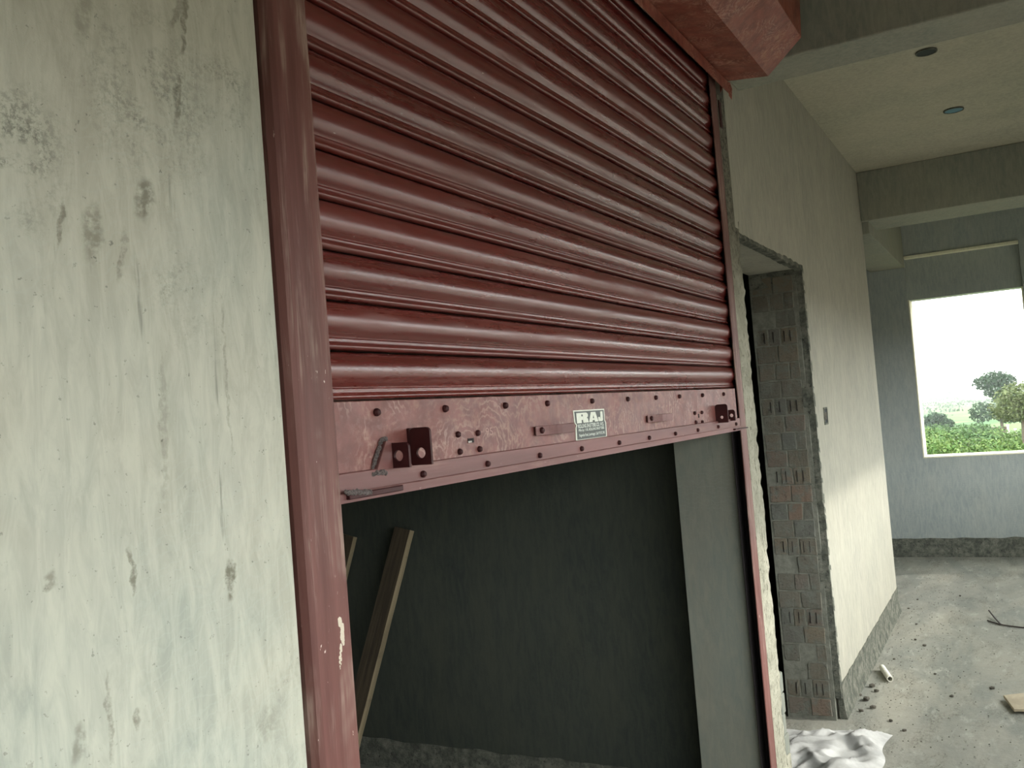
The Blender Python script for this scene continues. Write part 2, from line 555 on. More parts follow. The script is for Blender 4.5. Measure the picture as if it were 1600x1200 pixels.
# ragged plaster edge down the doorway, and along the head
ragged_strip('plaster_edge', 4.55, 4.512, 0.10, 2.125, 0.0, 0.045, 12.0, -0.014, M['rough'], None, None, parent=wr)
hd = MB()
pts, fs = [], []
n = 90
for i in range(n+1):
    x = 3.39+(4.53-3.39)*i/n
    d = 0.022*abs(noise.noise(Vector((x*9, 3, 0))))+0.012*abs(noise.noise(Vector((x*40, 1, 0))))
    pts += [(x, -0.002, 2.134+d*0.6), (x, -0.003, 2.122-d*0.7), (x, 0.03, 2.120-d*0.4), (x, 0.03, 2.134)]
for i in range(n):
    a = i*4
    for j in range(4):
        fs.append((a+j, a+(j+1) % 4, a+4+(j+1) % 4, a+4+j))
hd.poly(pts, fs+[(0, 1, 2, 3), (n*4+3, n*4+2, n*4+1, n*4)])
link('plaster_lip', hd.mesh('plaster_lip'), M['rough'], wr)
# mortar bed and bricks of the doorway reveal
link('mortar_bed', MB().box(4.5045, 4.53, 0.03, T+0.002, 0.0, 2.06).mesh('mortar_bed'), M['mortar'], wr)
link('lintel_pad', MB().box(4.503, 4.53, 0.03, T+0.004, 2.05, 2.125).mesh('lintel_pad', 0.004), M['rough'], wr)


def brick_mesh(name, y0, y1, z0, z1, seed, slots=0):
    rnd = random.Random(seed)
    mb = MB()
    j = lambda a=0.0025: rnd.uniform(-a, a)
    x0 = 4.5+rnd.uniform(-0.002, 0.003)
    p = [(x0+j(), y0+j(), z0+j()), (x0+j(), y1+j(), z0+j()), (x0+j(), y1+j(), z1+j()), (x0+j(), y0+j(), z1+j())]
    q = [(4.523, a[1], a[2]) for a in p]
    mb.poly(p+q, [(0, 3, 2, 1), (4, 5, 6, 7), (0, 1, 5, 4), (1, 2, 6, 5), (2, 3, 7, 6), (3, 0, 4, 7)])
    return mb.mesh(name, 0.002, 1)


zc = 0.02
k = 0
while zc < 2.03:
    hgt = 0.077
    sp = 0.075
    if k % 4 == 1:
        cuts = [0.045, 0.125, 0.182, 0.245]
    elif k % 2 == 0:
        cuts = [0.045, 0.143, 0.245]
    else:
        cuts = [0.045, 0.095, 0.165, 0.245]
    for a, b in zip(cuts[:-1], cuts[1:]):
        if random.random() < 0.06:
            continue
        link('brick', brick_mesh('brick', a+0.0035, b-0.0035, zc, zc+hgt, k*13+int(a*1000)), M['brick'], wr)
    if k % 4 == 1:          # dark open slots of the bricks set on end
        sl = MB()
        for yy in (0.078, 0.106, 0.158, 0.200):
            sl.box(4.4965, 4.502, yy-0.0012, yy+0.0012, zc+0.012, zc+0.064)
        link('mortar_slot', sl.mesh('mortar_slot'), M['black'], wr)
    zc += 0.0835
    k += 1

# rough bare bands at the foot of the walls


def skirt(name, x0, x1, y0, y1, z1, axis, label, seed, out):
    mb = MB()
    n = 70
    pts, fs = [], []
    for i in range(n+1):
        t = i/n
        x = x0+(x1-x0)*t
        y = y0+(y1-y0)*t
        zt = z1+0.012*noise.noise(Vector((seed, t*22, 0)))+0.006*noise.noise(Vector((seed, t*70, 0)))
        nx, ny = axis
        for kk in range(5):
            f = kk/4
            d = out+0.004*noise.noise(Vector((seed+kk*3, t*60, f*4)))+0.012*(1-f)**3
            pts.append((x+nx*d, y+ny*d, zt*f))
        pts.append((x-nx*0.02, y-ny*0.02, zt))
        pts.append((x-nx*0.02, y-ny*0.02, 0))
    for i in range(n):
        for j in range(7):
            a = i*7
            fs.append((a+j, a+(j+1) % 7, a+7+(j+1) % 7, a+7+j))
    fs += [tuple(range(7)), tuple(reversed(range(n*7, n*7+7)))]
    mb.poly(pts, fs)
    return link(name, mb.mesh(name), M['rough'], None, 'structure', label, 'baseboard')


skirt('baseboard_right', 4.53, 6.81, 0.0, 0.0, 0.165, (0, -1), 'rough unplastered band along the foot of the pale right wall', 2.0, 0.004)
skirt('baseboard_far', 9.03, 9.03, 1.2, -1.7, 0.165, (-1, 0), 'dark rough band along the foot of the far wall under the window', 5.0, 0.006)
skirt('baseboard_left', 3.405, 3.405, 3.0, 0.26, 0.12, (-1, 0), 'dark rough band at the foot of the wall inside the shop', 8.0, 0.006)

# far wall with the window opening
XF = 9.03
WY0, WY1 = -0.957, -0.045
WZ0, WZ1, WR = 0.890, 2.305, 2.695
fm = MB()
fm.box(XF, XF+T, WY1, 2.6, 0, CEIL)
fm.box(XF, XF+T, -1.95, WY0, 0, CEIL)
fm.box(XF, XF+T, WY0, WY1, 0, WZ0-0.012)
fm.box(XF, XF+T, WY0, WY1, WR, CEIL)
struct('wall_far', fm, M['far'], 'grey plastered end wall holding the open window')
win = bpy.data.objects.new('window_1', None)
win.location = (XF, (WY0+WY1)/2, WZ0)
COL.objects.link(win)
tag(win, 'unglazed window opening in the end wall, looking out on greenery', 'window', None, 'structure')
bpy.context.view_layer.update()
link('lintel_panel', MB().box(XF+0.07, XF+T-0.01, WY0+0.001, WY1-0.001, WZ1, WR-0.001).mesh('lintel_panel'), M['far'], win)
link('lintel_edge', MB().box(XF-0.018, XF+0.075, WY0+0.001, WY1-0.001, WR-0.018, WR+0.004).mesh('lintel_edge', 0.003), M['cream'], win)
link('window_sill', MB().box(XF-0.006, XF+T+0.03, WY0+0.001, WY1-0.001, WZ0-0.012, WZ0).mesh('window_sill', 0.003), M['cream'], win)
link('jamb_lining', MB().box(XF+0.003, XF+T+0.02, WY1-0.012, WY1-0.0005, WZ0, WZ1).mesh('jamb_lining', 0.002), M['cream'], win)
link('jamb_lining', MB().box(XF+0.003, XF+T+0.02, WY0+0.0005, WY0+0.012, WZ0, WZ1).mesh('jamb_lining', 0.002), M['cream'], win)

# beams
struct('beam_near', MB().box(3.35, 3.585, -1.70, 0.0, 2.720, CEIL), M['beam'], 'near ceiling beam crossing above the red hood', 0.006, cat='beam')
struct('beam_far', MB().box(6.755, 7.22, -1.70, 0.0, 2.683, CEIL), M['beam'], 'second ceiling beam crossing at the end of the pale wall', 0.006, cat='beam')
struct('beam_side', MB().box(6.79, XF, -0.045, T, 2.600, CEIL), M['beam'], 'beam running from the pale wall to the end wall', 0.004, cat='beam')

# open side of the passage, unseen: parapet, lintel, pier sized to shape daylight
struct('wall_parapet', MB().box(-3.4, 9.28, -1.95, -1.70, 0, 0.70), M['far'], 'unseen parapet along the open side of the passage, sized to shape the sun patch')
struct('wall_lintel', MB().box(-3.4, 9.28, -1.95, -1.70, 2.00, CEIL), M['far'], 'unseen lintel above the open side of the passage, set low to darken the wall tops')
struct('wall_end_pier', MB().box(8.5, 9.03, -1.95, -1.70, 0.70, 2.00), M['far'], 'unseen pier at the far end of the open side, placed to end the sun patch')
struct('wall_back', MB().box(-3.6, -3.4, -1.95, 4.2, 0, CEIL), M['far'], 'wall closing the passage behind the camera')

# inside the shop and the next rooms
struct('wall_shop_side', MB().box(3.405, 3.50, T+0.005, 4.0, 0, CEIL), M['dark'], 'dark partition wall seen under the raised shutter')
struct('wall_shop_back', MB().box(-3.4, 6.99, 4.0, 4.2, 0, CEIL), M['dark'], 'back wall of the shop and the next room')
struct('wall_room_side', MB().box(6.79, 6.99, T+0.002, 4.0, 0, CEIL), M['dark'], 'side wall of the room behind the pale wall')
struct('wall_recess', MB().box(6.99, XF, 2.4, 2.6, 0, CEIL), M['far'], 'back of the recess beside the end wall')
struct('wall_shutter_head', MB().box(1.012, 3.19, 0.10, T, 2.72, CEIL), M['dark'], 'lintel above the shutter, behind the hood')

# ------------------------------------------------------------------ rolling shutter
sh = empty('rolling_shutter', (2.1, 0.02, 1.42), 'dark red rolling shutter, pulled half way up in the opening', 'shutter')
bpy.context.view_layer.update()
PITCHZ = 0.0747
X0S, X1S = 0.975, 3.205
prof = [(0.0, -0.010), (0.4, 0.001), (2.0, 0.0040), (5, 0.0078), (9, 0.0108), (14, 0.0134), (20, 0.0150), (26, 0.0155), (32, 0.0150),
        (38, 0.0134), (44, 0.0106), (49, 0.0070), (52.5, 0.0038), (53.8, 0.0034), (55.0, 0.0058), (56.5, 0.0066), (58, 0.0060),
        (62.0, 0.0060), (64.0, 0.0074), (65.6, 0.0086), (67.5, 0.0088), (69.5, 0.0080), (71.3, 0.0055), (72.4, 0.0015), (72.6, -0.004), (66, -0.006)]


def slat_mesh(seed):
    """one interlocking lath; front bulge toward the passage, very slightly dented"""
    n = 46
    pts, fs = [], []
    W = len(prof)
    for i in range(n+1):
        x = X0S+(X1S-X0S)*i/n
        dent = 0.0004*noise.noise(Vector((x*2.2, seed*3.1, 0)))
        sag = 0.0003*noise.noise(Vector((x*1.3, seed*7.7, 5)))
        for (mm, o) in prof:
            bulge = max(0.0, o-0.006)/0.01
            pts.append((x, 0.0225-o-dent*bulge*1.3, -mm/1000+sag+dent*bulge))
    for i in range(n):
        for j in range(W-1):
            a = i*W+j
            fs.append((a, a+W, a+W+1, a+1))
    me = bpy.data.meshes.new('slat')
    me.from_pydata(pts, [], fs)
    me.materials.append(M['slat'])
    for p in me.polygons:
        p.use_smooth = True
    return me


slat_meshes = [slat_mesh(s) for s in range(6)]
NS = 17
for i in range(NS):
    ztop = 1.5655+PITCHZ*(i+1)
    o = link('slat', slat_meshes[i % 6], None, sh)
    o.location = Vector((0, random.uniform(-0.0006, 0.0006), ztop))
    o.matrix_parent_inverse = sh.matrix_basis.inverted()

# the flat bottom rail plate
bp = link('bottom_plate', MB().box(0.98, 3.160, 0.004, 0.010, 1.462, 1.5655).mesh('bottom_plate', 0.0012, 1), M['plate'], sh)


def angle_mesh():
    mb = MB()
    mb.prism([(-0.003, 1.463), (0.003, 1.463), (0.003, 1.427), (0.030, 1.427), (0.030, 1.422), (-0.003, 1.422)], 0, 0.985, 3.163)
    return mb.mesh('bottom_angle', 0.0012, 1)


ba = link('bottom_angle', angle_mesh(), M['strip'], sh)
link('bottom_lip', MB().prism([(-0.0055, 1.4345), (-0.003, 1.436), (-0.003, 1.4215), (-0.0055, 1.4205)], 0, 0.99, 3.160).mesh('bottom_lip', 0.0007, 1), M['strip'], ba)


def dome(name, x, y, z, r, h, mat, parent, hexa=False):
    mb = MB()
    n = 6 if hexa else 10
    rings = [(1.0, 0.0), (1.0, 0.45), (0.75, 0.85), (0.35, 1.0)]
    pts = []
    for (s, t) in rings:
        for i in range(n):
            a = 2*math.pi*i/n+0.3
            pts.append((x+r*s*math.cos(a), y-h*t, z+r*s*math.sin(a)))
    fs = []
    for q in range(len(rings)-1):
        for i in range(n):
            fs.append((q*n+i, q*n+(i+1) % n, (q+1)*n+(i+1) % n, (q+1)*n+i))
    fs.append(tuple(range((len(rings)-1)*n, len(rings)*n)))
    mb.poly(pts, fs)
    return link(name, mb.mesh(name), mat, parent)


for x in [1.126, 1.317, 1.526, 1.704, 1.932, 2.152, 2.355, 2.552, 2.772, 3.004]:
    dome('bolt', x+0.004, 0.004, 1.5475, 0.0062, 0.008, M['darkred'], bp)
for x in [1.23, 1.435, 1.642, 1.843, 2.06, 2.265, 2.473, 2.678, 2.891, 3.103]:
    dome('bolt', x+0.001, -0.003, 1.4445, 0.0056, 0.007, M['darkred'], ba)
for (x, z) in [(1.352, 1.503), (1.419, 1.502), (1.354, 1.473), (1.421, 1.473), (2.682, 1.496), (2.752, 1.496), (2.686, 1.469), (2.749, 1.467)]:
    dome('bolt', x+0.003, 0.004, z-0.001, 0.0055, 0.007, M['darkred'], bp)
# keyholes
kh = MB().box(1.388, 1.408, 0.0030, 0.0042, 1.4850, 1.4930)
link('keyhole', kh.mesh('keyhole'), M['black'], bp)
link('lock_tongue', MB().box(1.387, 1.399, 0.0018, 0.0042, 1.4852, 1.4888).mesh('lock_tongue', 0.0005, 1), M['steel'], bp, label='bare metal lock tongue in the left keyhole')
link('keyhole', MB().box(2.722, 2.731, 0.0030, 0.0042, 1.480, 1.492).mesh('keyhole'), M['black'], bp)


def text_mesh(txt, size, extrude=0.0002):
    cu = bpy.data.curves.new('lettering', 'FONT')
    cu.body = txt
    cu.size = size
    cu.extrude = extrude
    ob = bpy.data.objects.new('lettering', cu)
    COL.objects.link(ob)
    dg = bpy.context.evaluated_depsgraph_get()
    me = bpy.data.meshes.new_from_object(ob.evaluated_get(dg))
    bpy.data.objects.remove(ob)
    bpy.data.curves.remove(cu)
    return me


def put_text(name, txt, x0, x1, z0, z1, y, mat, parent, fat=0.0, rise=0.0):
    """text stretched to fill the rectangle on the plane facing -Y"""
    me = text_mesh(txt, 1.0, 0.0)
    xs = [v.co.x for v in me.vertices]
    ys = [v.co.y for v in me.vertices]
    ax, bx, ay, by = min(xs), max(xs), min(ys), max(ys)
    bm = bmesh.new()
    bm.from_mesh(me)
    if fat:
        # grow the strokes: push boundary vertices outward
        mv = []
        for v in bm.verts:
            bl_ = [e for e in v.link_edges if e.is_boundary]
            if len(bl_) != 2:
                continue
            nrm = Vector((0, 0, 0))
            for e in bl_:
                d = (e.verts[1].co-e.verts[0].co).normalized()
                pn = Vector((d.y, -d.x, 0))
                if (e.link_faces[0].calc_center_median()-e.verts[0].co).dot(pn) > 0:
                    pn = -pn
                nrm += pn
            if nrm.length > 0.1:
                mv.append((v, nrm/max(nrm.length, 0.8)*fat))
        for v, d in mv:
            v.co += d
    for v in bm.verts:
        u = (v.co.x-ax)/(bx-ax)
        vv = (v.co.y-ay)/(by-ay)
        v.co = Vector((x0+(x1-x0)*u, y, z0+(z1-z0)*vv+rise*u))
    bm.to_mesh(me)
    bm.free()
    return link(name, me, mat, parent)


# hand-scratched number beside the left lock
put_text('scratched_number', '95', 1.452, 1.478, 1.4945, 1.509, 0.0037, simple('scratch', G(162, 128, 120), 0.6), bp)

# maker's sticker
ys = 0.0028
st = link('maker_sticker', MB().prism([(1.832, 1.5290), (2.004, 1.5280), (2.0035, 1.5015), (2.009, 1.4960), (2.007, 1.4610), (1.8355, 1.4620), (1.8375, 1.490), (1.8435, 1.4955), (1.8345, 1.502)],
                                        1, ys, 0.0040).mesh('maker_sticker'), M['white_print'], sh, label='white bordered sticker with dark green ground and white lettering')
link('sticker_ground', MB().prism([(1.8370, 1.5262), (1.9995, 1.5253), (1.9990, 1.5010), (2.0035, 1.4960), (2.0015, 1.4640), (1.8415, 1.4645), (1.8430, 1.490), (1.8480, 1.4958), (1.8395, 1.5020)], 1, ys-0.0004, ys+0.0001).mesh('sticker_ground'), M['green_print'], st)


def block_letters():
    """wide heavy capitals R A J cut as plain shapes"""
    yy0, yy1 = ys-0.0008, ys-0.0004
    z0, z1 = 1.5000, 1.5225
    H = z1-z0
    def P(x0, x1, pts):
        return [(x0+(x1-x0)*u, z0+H*v) for u, v in pts]
    mb = MB()
    # R
    a, b = 1.846, 1.908
    mb.prism(P(a, b, [(0, 0), (0.40, 0), (0.40, 0.30), (0.52, 0.30), (0.56, 0.0), (1, 0), (0.96, 0.38), (0.86, 0.48), (0.40, 0.48), (0, 0.48)]), 1, yy0, yy1)
    mb.prism(P(a, b, [(0, 0.48), (0.40, 0.48), (0.40, 0.84), (0, 1.0)]), 1, yy0, yy1)
    mb.prism(P(a, b, [(0, 1.0), (0.40, 0.84), (0.54, 0.84), (0.54, 0.64), (0.40, 0.64), (0.40, 0.48), (0.88, 0.48), (0.98, 0.62), (0.98, 0.86), (0.84, 1.0)]), 1, yy0, yy1)
    # A
    a, b = 1.911, 1.963
    mb.prism(P(a, b, [(0, 0), (0.36, 0), (0.39, 0.18), (0.39, 0.36), (0.42, 0.36), (0.5, 0.72), (0.5, 1.0), (0.26, 1.0)]), 1, yy0, yy1)
    mb.prism(P(a, b, [(1, 0), (0.64, 0), (0.61, 0.18), (0.61, 0.36), (0.58, 0.36), (0.5, 0.72), (0.5, 1.0), (0.74, 1.0)]), 1, yy0, yy1)
    mb.prism(P(a, b, [(0.39, 0.18), (0.61, 0.18), (0.61, 0.36), (0.39, 0.36)]), 1, yy0, yy1)
    # J
    a, b = 1.964, 1.991
    mb.prism(P(a, b, [(0, 0.44), (0.02, 0.12), (0.14, 0.0), (0.85, 0.0), (1.0, 0.14), (1.0, 1.0), (0.50, 1.0), (0.50, 0.26), (0.38, 0.26), (0.38, 0.44)]), 1, yy0, yy1)
    return mb.mesh('lettering')


link('lettering', block_letters(), M['white_print'], st, label='large white capitals reading RAJ')
put_text('lettering', 'ROLLING SHUTTERS CO. W.S.', 1.850, 1.992, 1.4893, 1.4975, ys-0.0008, M['grey_print'], st, 0.035)
put_text('lettering', 'Mfrs by : V.R. ROLLING SHUTTERS', 1.851, 1.993, 1.4800, 1.4872, ys-0.0008, M['grey_print'], st, 0.03)
put_text('lettering', 'Nagendra Road, Laxminagar, Cell: 97 012 345', 1.852, 1.994, 1.4685, 1.4765, ys-0.0008, M['grey_print'], st, 0.02)


def strap(xa, xb, z0, z1):
    """arched pull handle bent from flat bar, bolted at its left foot"""
    L = xb-xa
    cl = [(0, 0.0035), (0.16, 0.0035), (0.26, 0.010), (0.36, 0.0215), (0.44, 0.0245), (0.78, 0.0245), (0.86, 0.016), (0.92, 0.004), (1.0, 0.004)]
    mb = MB()
    pts = []
    th = 0.003
    for (t, o) in cl:
        x = xa+L*t
        pts += [(x, 0.004-o-th, z0), (x, 0.004-o-th, z1), (x, 0.004-o, z1), (x, 0.004-o, z0)]
    fs = []
    n = len(cl)
    for i in range(n-1):
        for j in range(4):
            a = i*4
            fs.append((a+j, a+(j+1) % 4, a+4+(j+1) % 4, a+4+j))
    fs += [(0, 1, 2, 3), (n*4-1, n*4-2, n*4-3, n*4-4)]
    mb.poly(pts, fs)
    return mb.mesh('pull_handle', 0.0006, 1)


for (xa, xb) in [(1.640, 1.812), (2.275, 2.445)]:
    h = link('pull_handle', strap(xa, xb, 1.4835, 1.5025), M['strip'], sh)
    dome('handle_bolt', xa+0.022, -0.0030, 1.4935, 0.0065, 0.006, M['darkred'], h)
    link('handle_spacer', MB().box(xa+0.004, xa+0.020, -0.0001, 0.004, 1.485, 1.501).mesh('handle_spacer'), M['darkred'], h)


def eye_plate(name, x, w, z0, z1, zh, both, parent, mat, hole=True, yb=0.004, hole_r=0.0085, xt=0.005):
    """upright plate standing out from the shutter with rounded outer corners and a padlock hole"""
    r = 0.008
    out = []
    ya, yo = yb, -w
    # go round: inner bottom -> inner top -> outer top (rounded) -> outer bottom
    out.append((ya, z0))
    if both:
        out += [(ya, z1-r), (ya-r*0.3, z1-r*0.3), (ya-r, z1)]
    else:
        out.append((ya, z1))
    for kx in range(5):
        a = kx/4*math.pi/2
        out.append((yo+r-r*math.sin(a), z1-r+r*math.cos(a)))
    out.append((yo, z0))
    N = 24
    # dense outline sampled by angle around the hole
    cy, czh = (ya+yo)/2, zh
    def ray_out(a):
        dx, dz = math.cos(a), math.sin(a)
        best = 1e9
        m_ = len(out)
        for i in range(m_):
            p, q = out[i], out[(i+1) % m_]
            ex, ez = q[0]-p[0], q[1]-p[1]
            det = dx*(-ez)-dz*(-ex)
            if abs(det) < 1e-12:
                continue
            t = ((p[0]-cy)*(-ez)-(p[1]-czh)*(-ex))/det
            s_ = (dx*(p[1]-czh)-dz*(p[0]-cy))/det
            if t > 0 and -1e-6 <= s_ <= 1+1e-6:
                best = min(best, t)
        return (cy+dx*best, czh+dz*best)
    angs = sorted(set([2*math.pi*i/N for i in range(N)] + [math.atan2(p[1]-czh, p[0]-cy) % (2*math.pi) for p in out]))
    n_ = len(angs)
    pts = []
    for X in (x, x+xt):
        for a in angs:
            o_ = ray_out(a)
            pts.append((X, o_[0], o_[1]))
        for a in angs:
            pts.append((X, cy+hole_r*math.cos(a), czh+hole_r*math.sin(a)))
    fs = []
    for i in range(n_):
        j = (i+1) % n_
        fs.append((i, j, n_+j, n_+i))
        fs.append((2*n_+j, 2*n_+i, 3*n_+i, 3*n_+j))
        fs.append((j, i, 2*n_+i, 2*n_+j))
        fs.append((n_+i, n_+j, 3*n_+j, 3*n_+i))
    mb = MB().poly(pts, fs)
    return link(name, mb.mesh(name), mat, parent)


eA = eye_plate('lock_eye', 1.153, 0.0345, 1.4605, 1.4990, 1.479, False, sh, M['darkred'])
link('eye_leg', MB().prism([(1.113, 1.4610), (1.140, 1.5030), (1.154, 1.5005), (1.156, 1.4605)], 1, -0.004, 0.004).mesh('eye_leg', 0.0008, 1), M['strip'], eA)
wb = MB()


def weld(pts_, r, seed, name, parent):
    mb = MB()
    rnd = random.Random(seed)
    for i in range(len(pts_)-1):
        a, b = Vector(pts_[i]), Vector(pts_[i+1])
        k_ = max(2, int((b-a).length/0.0035))
        for q in range(k_):
            c = a.lerp(b, q/k_)+Vector((rnd.uniform(-1, 1), 0, rnd.uniform(-1, 1)))*r*0.35
            rr = r*rnd.uniform(0.7, 1.2)
            P = []
            for u in range(3):
                ph = u*0.6
                for v in range(7):
                    th = v*2*math.pi/7
                    P.append((c.x+rr*math.cos(ph)*math.cos(th), c.y-rr*math.sin(ph)*0.9, c.z+rr*math.cos(ph)*math.sin(th)))
            P.append((c.x, c.y-rr, c.z))
            F = [(u*7+v, u*7+(v+1) % 7, (u+1)*7+(v+1) % 7, (u+1)*7+v) for u in range(2) for v in range(7)]
            F += [(14+v, 14+(v+1) % 7, 21) for v in range(7)]
            mb.poly(P, F)
    return link(name, mb.mesh(name), M['weld'], parent, label='bare grey weld bead')


weld([(1.108, 0.002, 1.458), (1.118, 0.002, 1.478), (1.136, 0.002, 1.505), (1.150, 0.002, 1.505)], 0.0038, 3, 'weld_bead', eA)
weld([(1.104, -0.002, 1.457), (1.136, -0.003, 1.456)], 0.0042, 4, 'weld_bead', eA)
eB = eye_plate('lock_eye', 1.205, 0.040, 1.4605, 1.5195, 1.4795, True, sh, M['darkred'], yb=-0.002)
link('eye_leg', MB().box(1.2055, 1.222, -0.002, 0.004, 1.461, 1.5195).mesh('eye_leg', 0.001, 1), M['darkred'], eB)
eC = eye_plate('lock_eye', 2.903, 0.036, 1.4560, 1.5150, 1.4735, True, sh, M['darkred'], hole_r=0.005)
eD = eye_plate('lock_eye', 3.045, 0.020, 1.4570, 1.4940, 1.475, False, sh, M['darkred'], hole_r=0.006, yb=0.004)

# sliding latch bars at the two ends of the rail
lb = link('latch_bar', MB().box(1.035, 1.165, -0.012, -0.003, 1.4255, 1.4335).mesh('latch_bar', 0.001, 1), M['darkred'], sh)
weld([(1.030, -0.009, 1.438), (1.050, -0.010, 1.434), (1.085, -0.010, 1.4325)], 0.0048, 9, 'weld_bead', lb)
link('latch_bar', MB().prism([(3.060, 1.4250), (3.060, 1.4305), (3.215, 1.4290), (3.232, 1.4265), (3.215, 1.4245)], 1, -0.014, -0.004).mesh('latch_bar', 0.0006, 1), M['darkred'], sh)

# ------------------------------------------------------------------ guides


def guide_mesh(x0, x1, flip):
    """U channel seen from above: open toward the curtain"""
    n = 60
    if not flip:
        sec = [(x0-0.003, 0.012), (x0+0.0015, 0.0012), (x0+0.008, -0.004), (x0+0.016, -0.006), (x1-0.004, -0.006), (x1, -0.005), (x1, -0.0025), (x0+0.010, -0.0025), (x0+0.010, 0.045), (x1, 0.045), (x1, 0.048), (x0-0.001, 0.048)]
    else:
        sec = [(x1+0.003, 0.020), (x1-0.001, 0.0012), (x1-0.006, -0.002), (x0+0.004, -0.002), (x0, -0.001), (x0, 0.002), (x1-0.010, 0.002), (x1-0.010, 0.031), (x0, 0.031), (x0, 0.034), (x1+0.001, 0.034)]
    W = len(sec)
    pts, fs = [], []
    for i in range(n+1):
        z = 2.70*i/n
        dx = 0.0009*noise.noise(Vector((z*2.1, 2 if flip else 7, 0)))
        for (a, b) in sec:
            pts.append((a+dx, b, z))
    for i in range(n):
        for j in range(W):
            a = i*W
            fs.append((a+j, a+(j+1) % W, a+W+(j+1) % W, a+W+j))
    fs += [tuple(range(W)), tuple(reversed(range(n*W, n*W+W)))]
    mb = MB().poly(pts, fs)
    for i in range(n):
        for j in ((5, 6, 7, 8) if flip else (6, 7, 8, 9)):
            mb.mi[i*W+j] = 1  # inner faces coloured black for the shade inside the channel
    me = mb.mesh('guide_channel')
    me.materials.append(M['guide'])
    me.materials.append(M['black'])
    return me


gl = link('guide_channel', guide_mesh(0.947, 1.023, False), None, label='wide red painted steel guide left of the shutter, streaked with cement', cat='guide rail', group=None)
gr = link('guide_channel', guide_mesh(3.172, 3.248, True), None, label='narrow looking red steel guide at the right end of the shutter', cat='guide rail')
# cement smear on the left guide
sm = MB()
rnd = random.Random(5)
for i in range(22):
    t = i/21
    x = 1.000+0.004*math.sin(t*5)+rnd.uniform(-0.0025, 0.0025)
    z = 1.262-0.062*t
    r = (0.0035*(1-t)+0.0012)*rnd.uniform(0.6, 1.2)
    pts = [(x+r*math.cos(a)*rnd.uniform(.7, 1.1), -0.0060, z+1.5*r*math.sin(a)) for a in [q*math.pi/4 for q in range(8)]]+[(x, -0.0070, z)]
    sm.poly(pts, [(q, (q+1) % 8, 8) for q in range(8)])
link('cement_smear', sm.mesh('cement_smear'), simple('dried cement', G(196, 186, 168), 0.9), gl, label='pale dried cement drip')

# ------------------------------------------------------------------ hood over the coil
hp = [(-0.036, 2.620), (-0.036, 2.662), (-0.026, 2.672), (-0.175, 2.655), (-0.297, 2.760), (-0.305, 2.905), (-0.18, 3.0), (-0.02, 3.01)]
hood = empty('shutter_hood', (2.1, -0.02, 2.62), 'red painted sheet metal hood over the shutter coil, under the ceiling', 'shutter hood')
bpy.context.view_layer.update()


def hood_shell():
    n = 40
    pts, fs = [], []
    W = len(hp)
    X0, X1 = 0.90, 3.30
    for i in range(n+1):
        x = X0+(X1-X0)*i/n
        for j, (y, z) in enumerate(hp):
            d = 0.004*noise.noise(Vector((x*3.3, j*2.7, 0)))+(0.003*noise.noise(Vector((x*14, j, 4))) if j < 3 else 0)
            pts.append((x, y+d*0.5, z+d))
    for i in range(n):
        for j in range(W-1):
            a = i*W+j
            fs.append((a, a+1, a+W+1, a+W))
    me = bpy.data.meshes.new('hood_sheet')
    me.from_pydata(pts, [], fs)
    return me


hs = link('hood_sheet', hood_shell(), M['hood'], hood)
sol = hs.modifiers.new('solid', 'SOLIDIFY')
sol.thickness = 0.0015
ends = [(-0.004, 2.632)]+[(y+0.002, z+0.001) for y, z in hp[2:]]+[(-0.004, 3.01)]
for (xa, xb) in ((3.294, 3.2975), (0.9025, 0.906)):
    link('hood_end', MB().prism(ends, 0, xa, xb).mesh('hood_end'), M['hood'], hood)
link('hood_flap', MB().poly([(3.262, -0.038, 2.655), (3.268, -0.040, 2.607), (3.290, -0.044, 2.596), (3.305, -0.045, 2.640), (3.300, -0.040, 2.665)], [(0, 1, 2, 3, 4)]).mesh('hood_flap'), M['hood'], hood, label='bent corner flap of the hood')
link('coil', MB().prism([(-0.13+0.115*math.cos(a), 2.86+0.115*math.sin(a)) for a in [i*math.pi/10 for i in range(20)]], 0, 1.03, 3.18).mesh('coil'), M['slat'], hood)
link('wall_bracket', MB().box(3.262, 3.292, -0.004, -0.0005, 2.50, 2.60).mesh('wall_bracket', 0.002, 1), M['darkred'], hood)

# ------------------------------------------------------------------ small fittings
sw = empty('switch_box', (4.765, 0.0, 1.412), 'small dark recessed switch box in the pale wall, right of the doorway', 'switch box')
bpy.context.view_layer.update()
fr = MB()
fr.box(4.722, 4.815, -0.004, 0.001, 1.448, 1.456)
fr.box(4.722, 4.815, -0.004, 0.001, 1.370, 1.378)
fr.box(4.722, 4.732, -0.004, 0.001, 1.378, 1.448)
fr.box(4.805, 4.815, -0.004, 0.001, 1.378, 1.448)
link('box_rim', fr.mesh('box_rim', 0.001, 1), M['rough'], sw)
link('box_back', MB().box(4.732, 4.805, -0.0015, 0.0005, 1.378, 1.448).mesh('box_back'), M['blackhole'], sw)
link('box_lug', MB().box(4.748, 4.790, -0.0030, -0.0012, 1.395, 1.432).mesh('box_lug', 0.001, 1), M['grit'], sw)


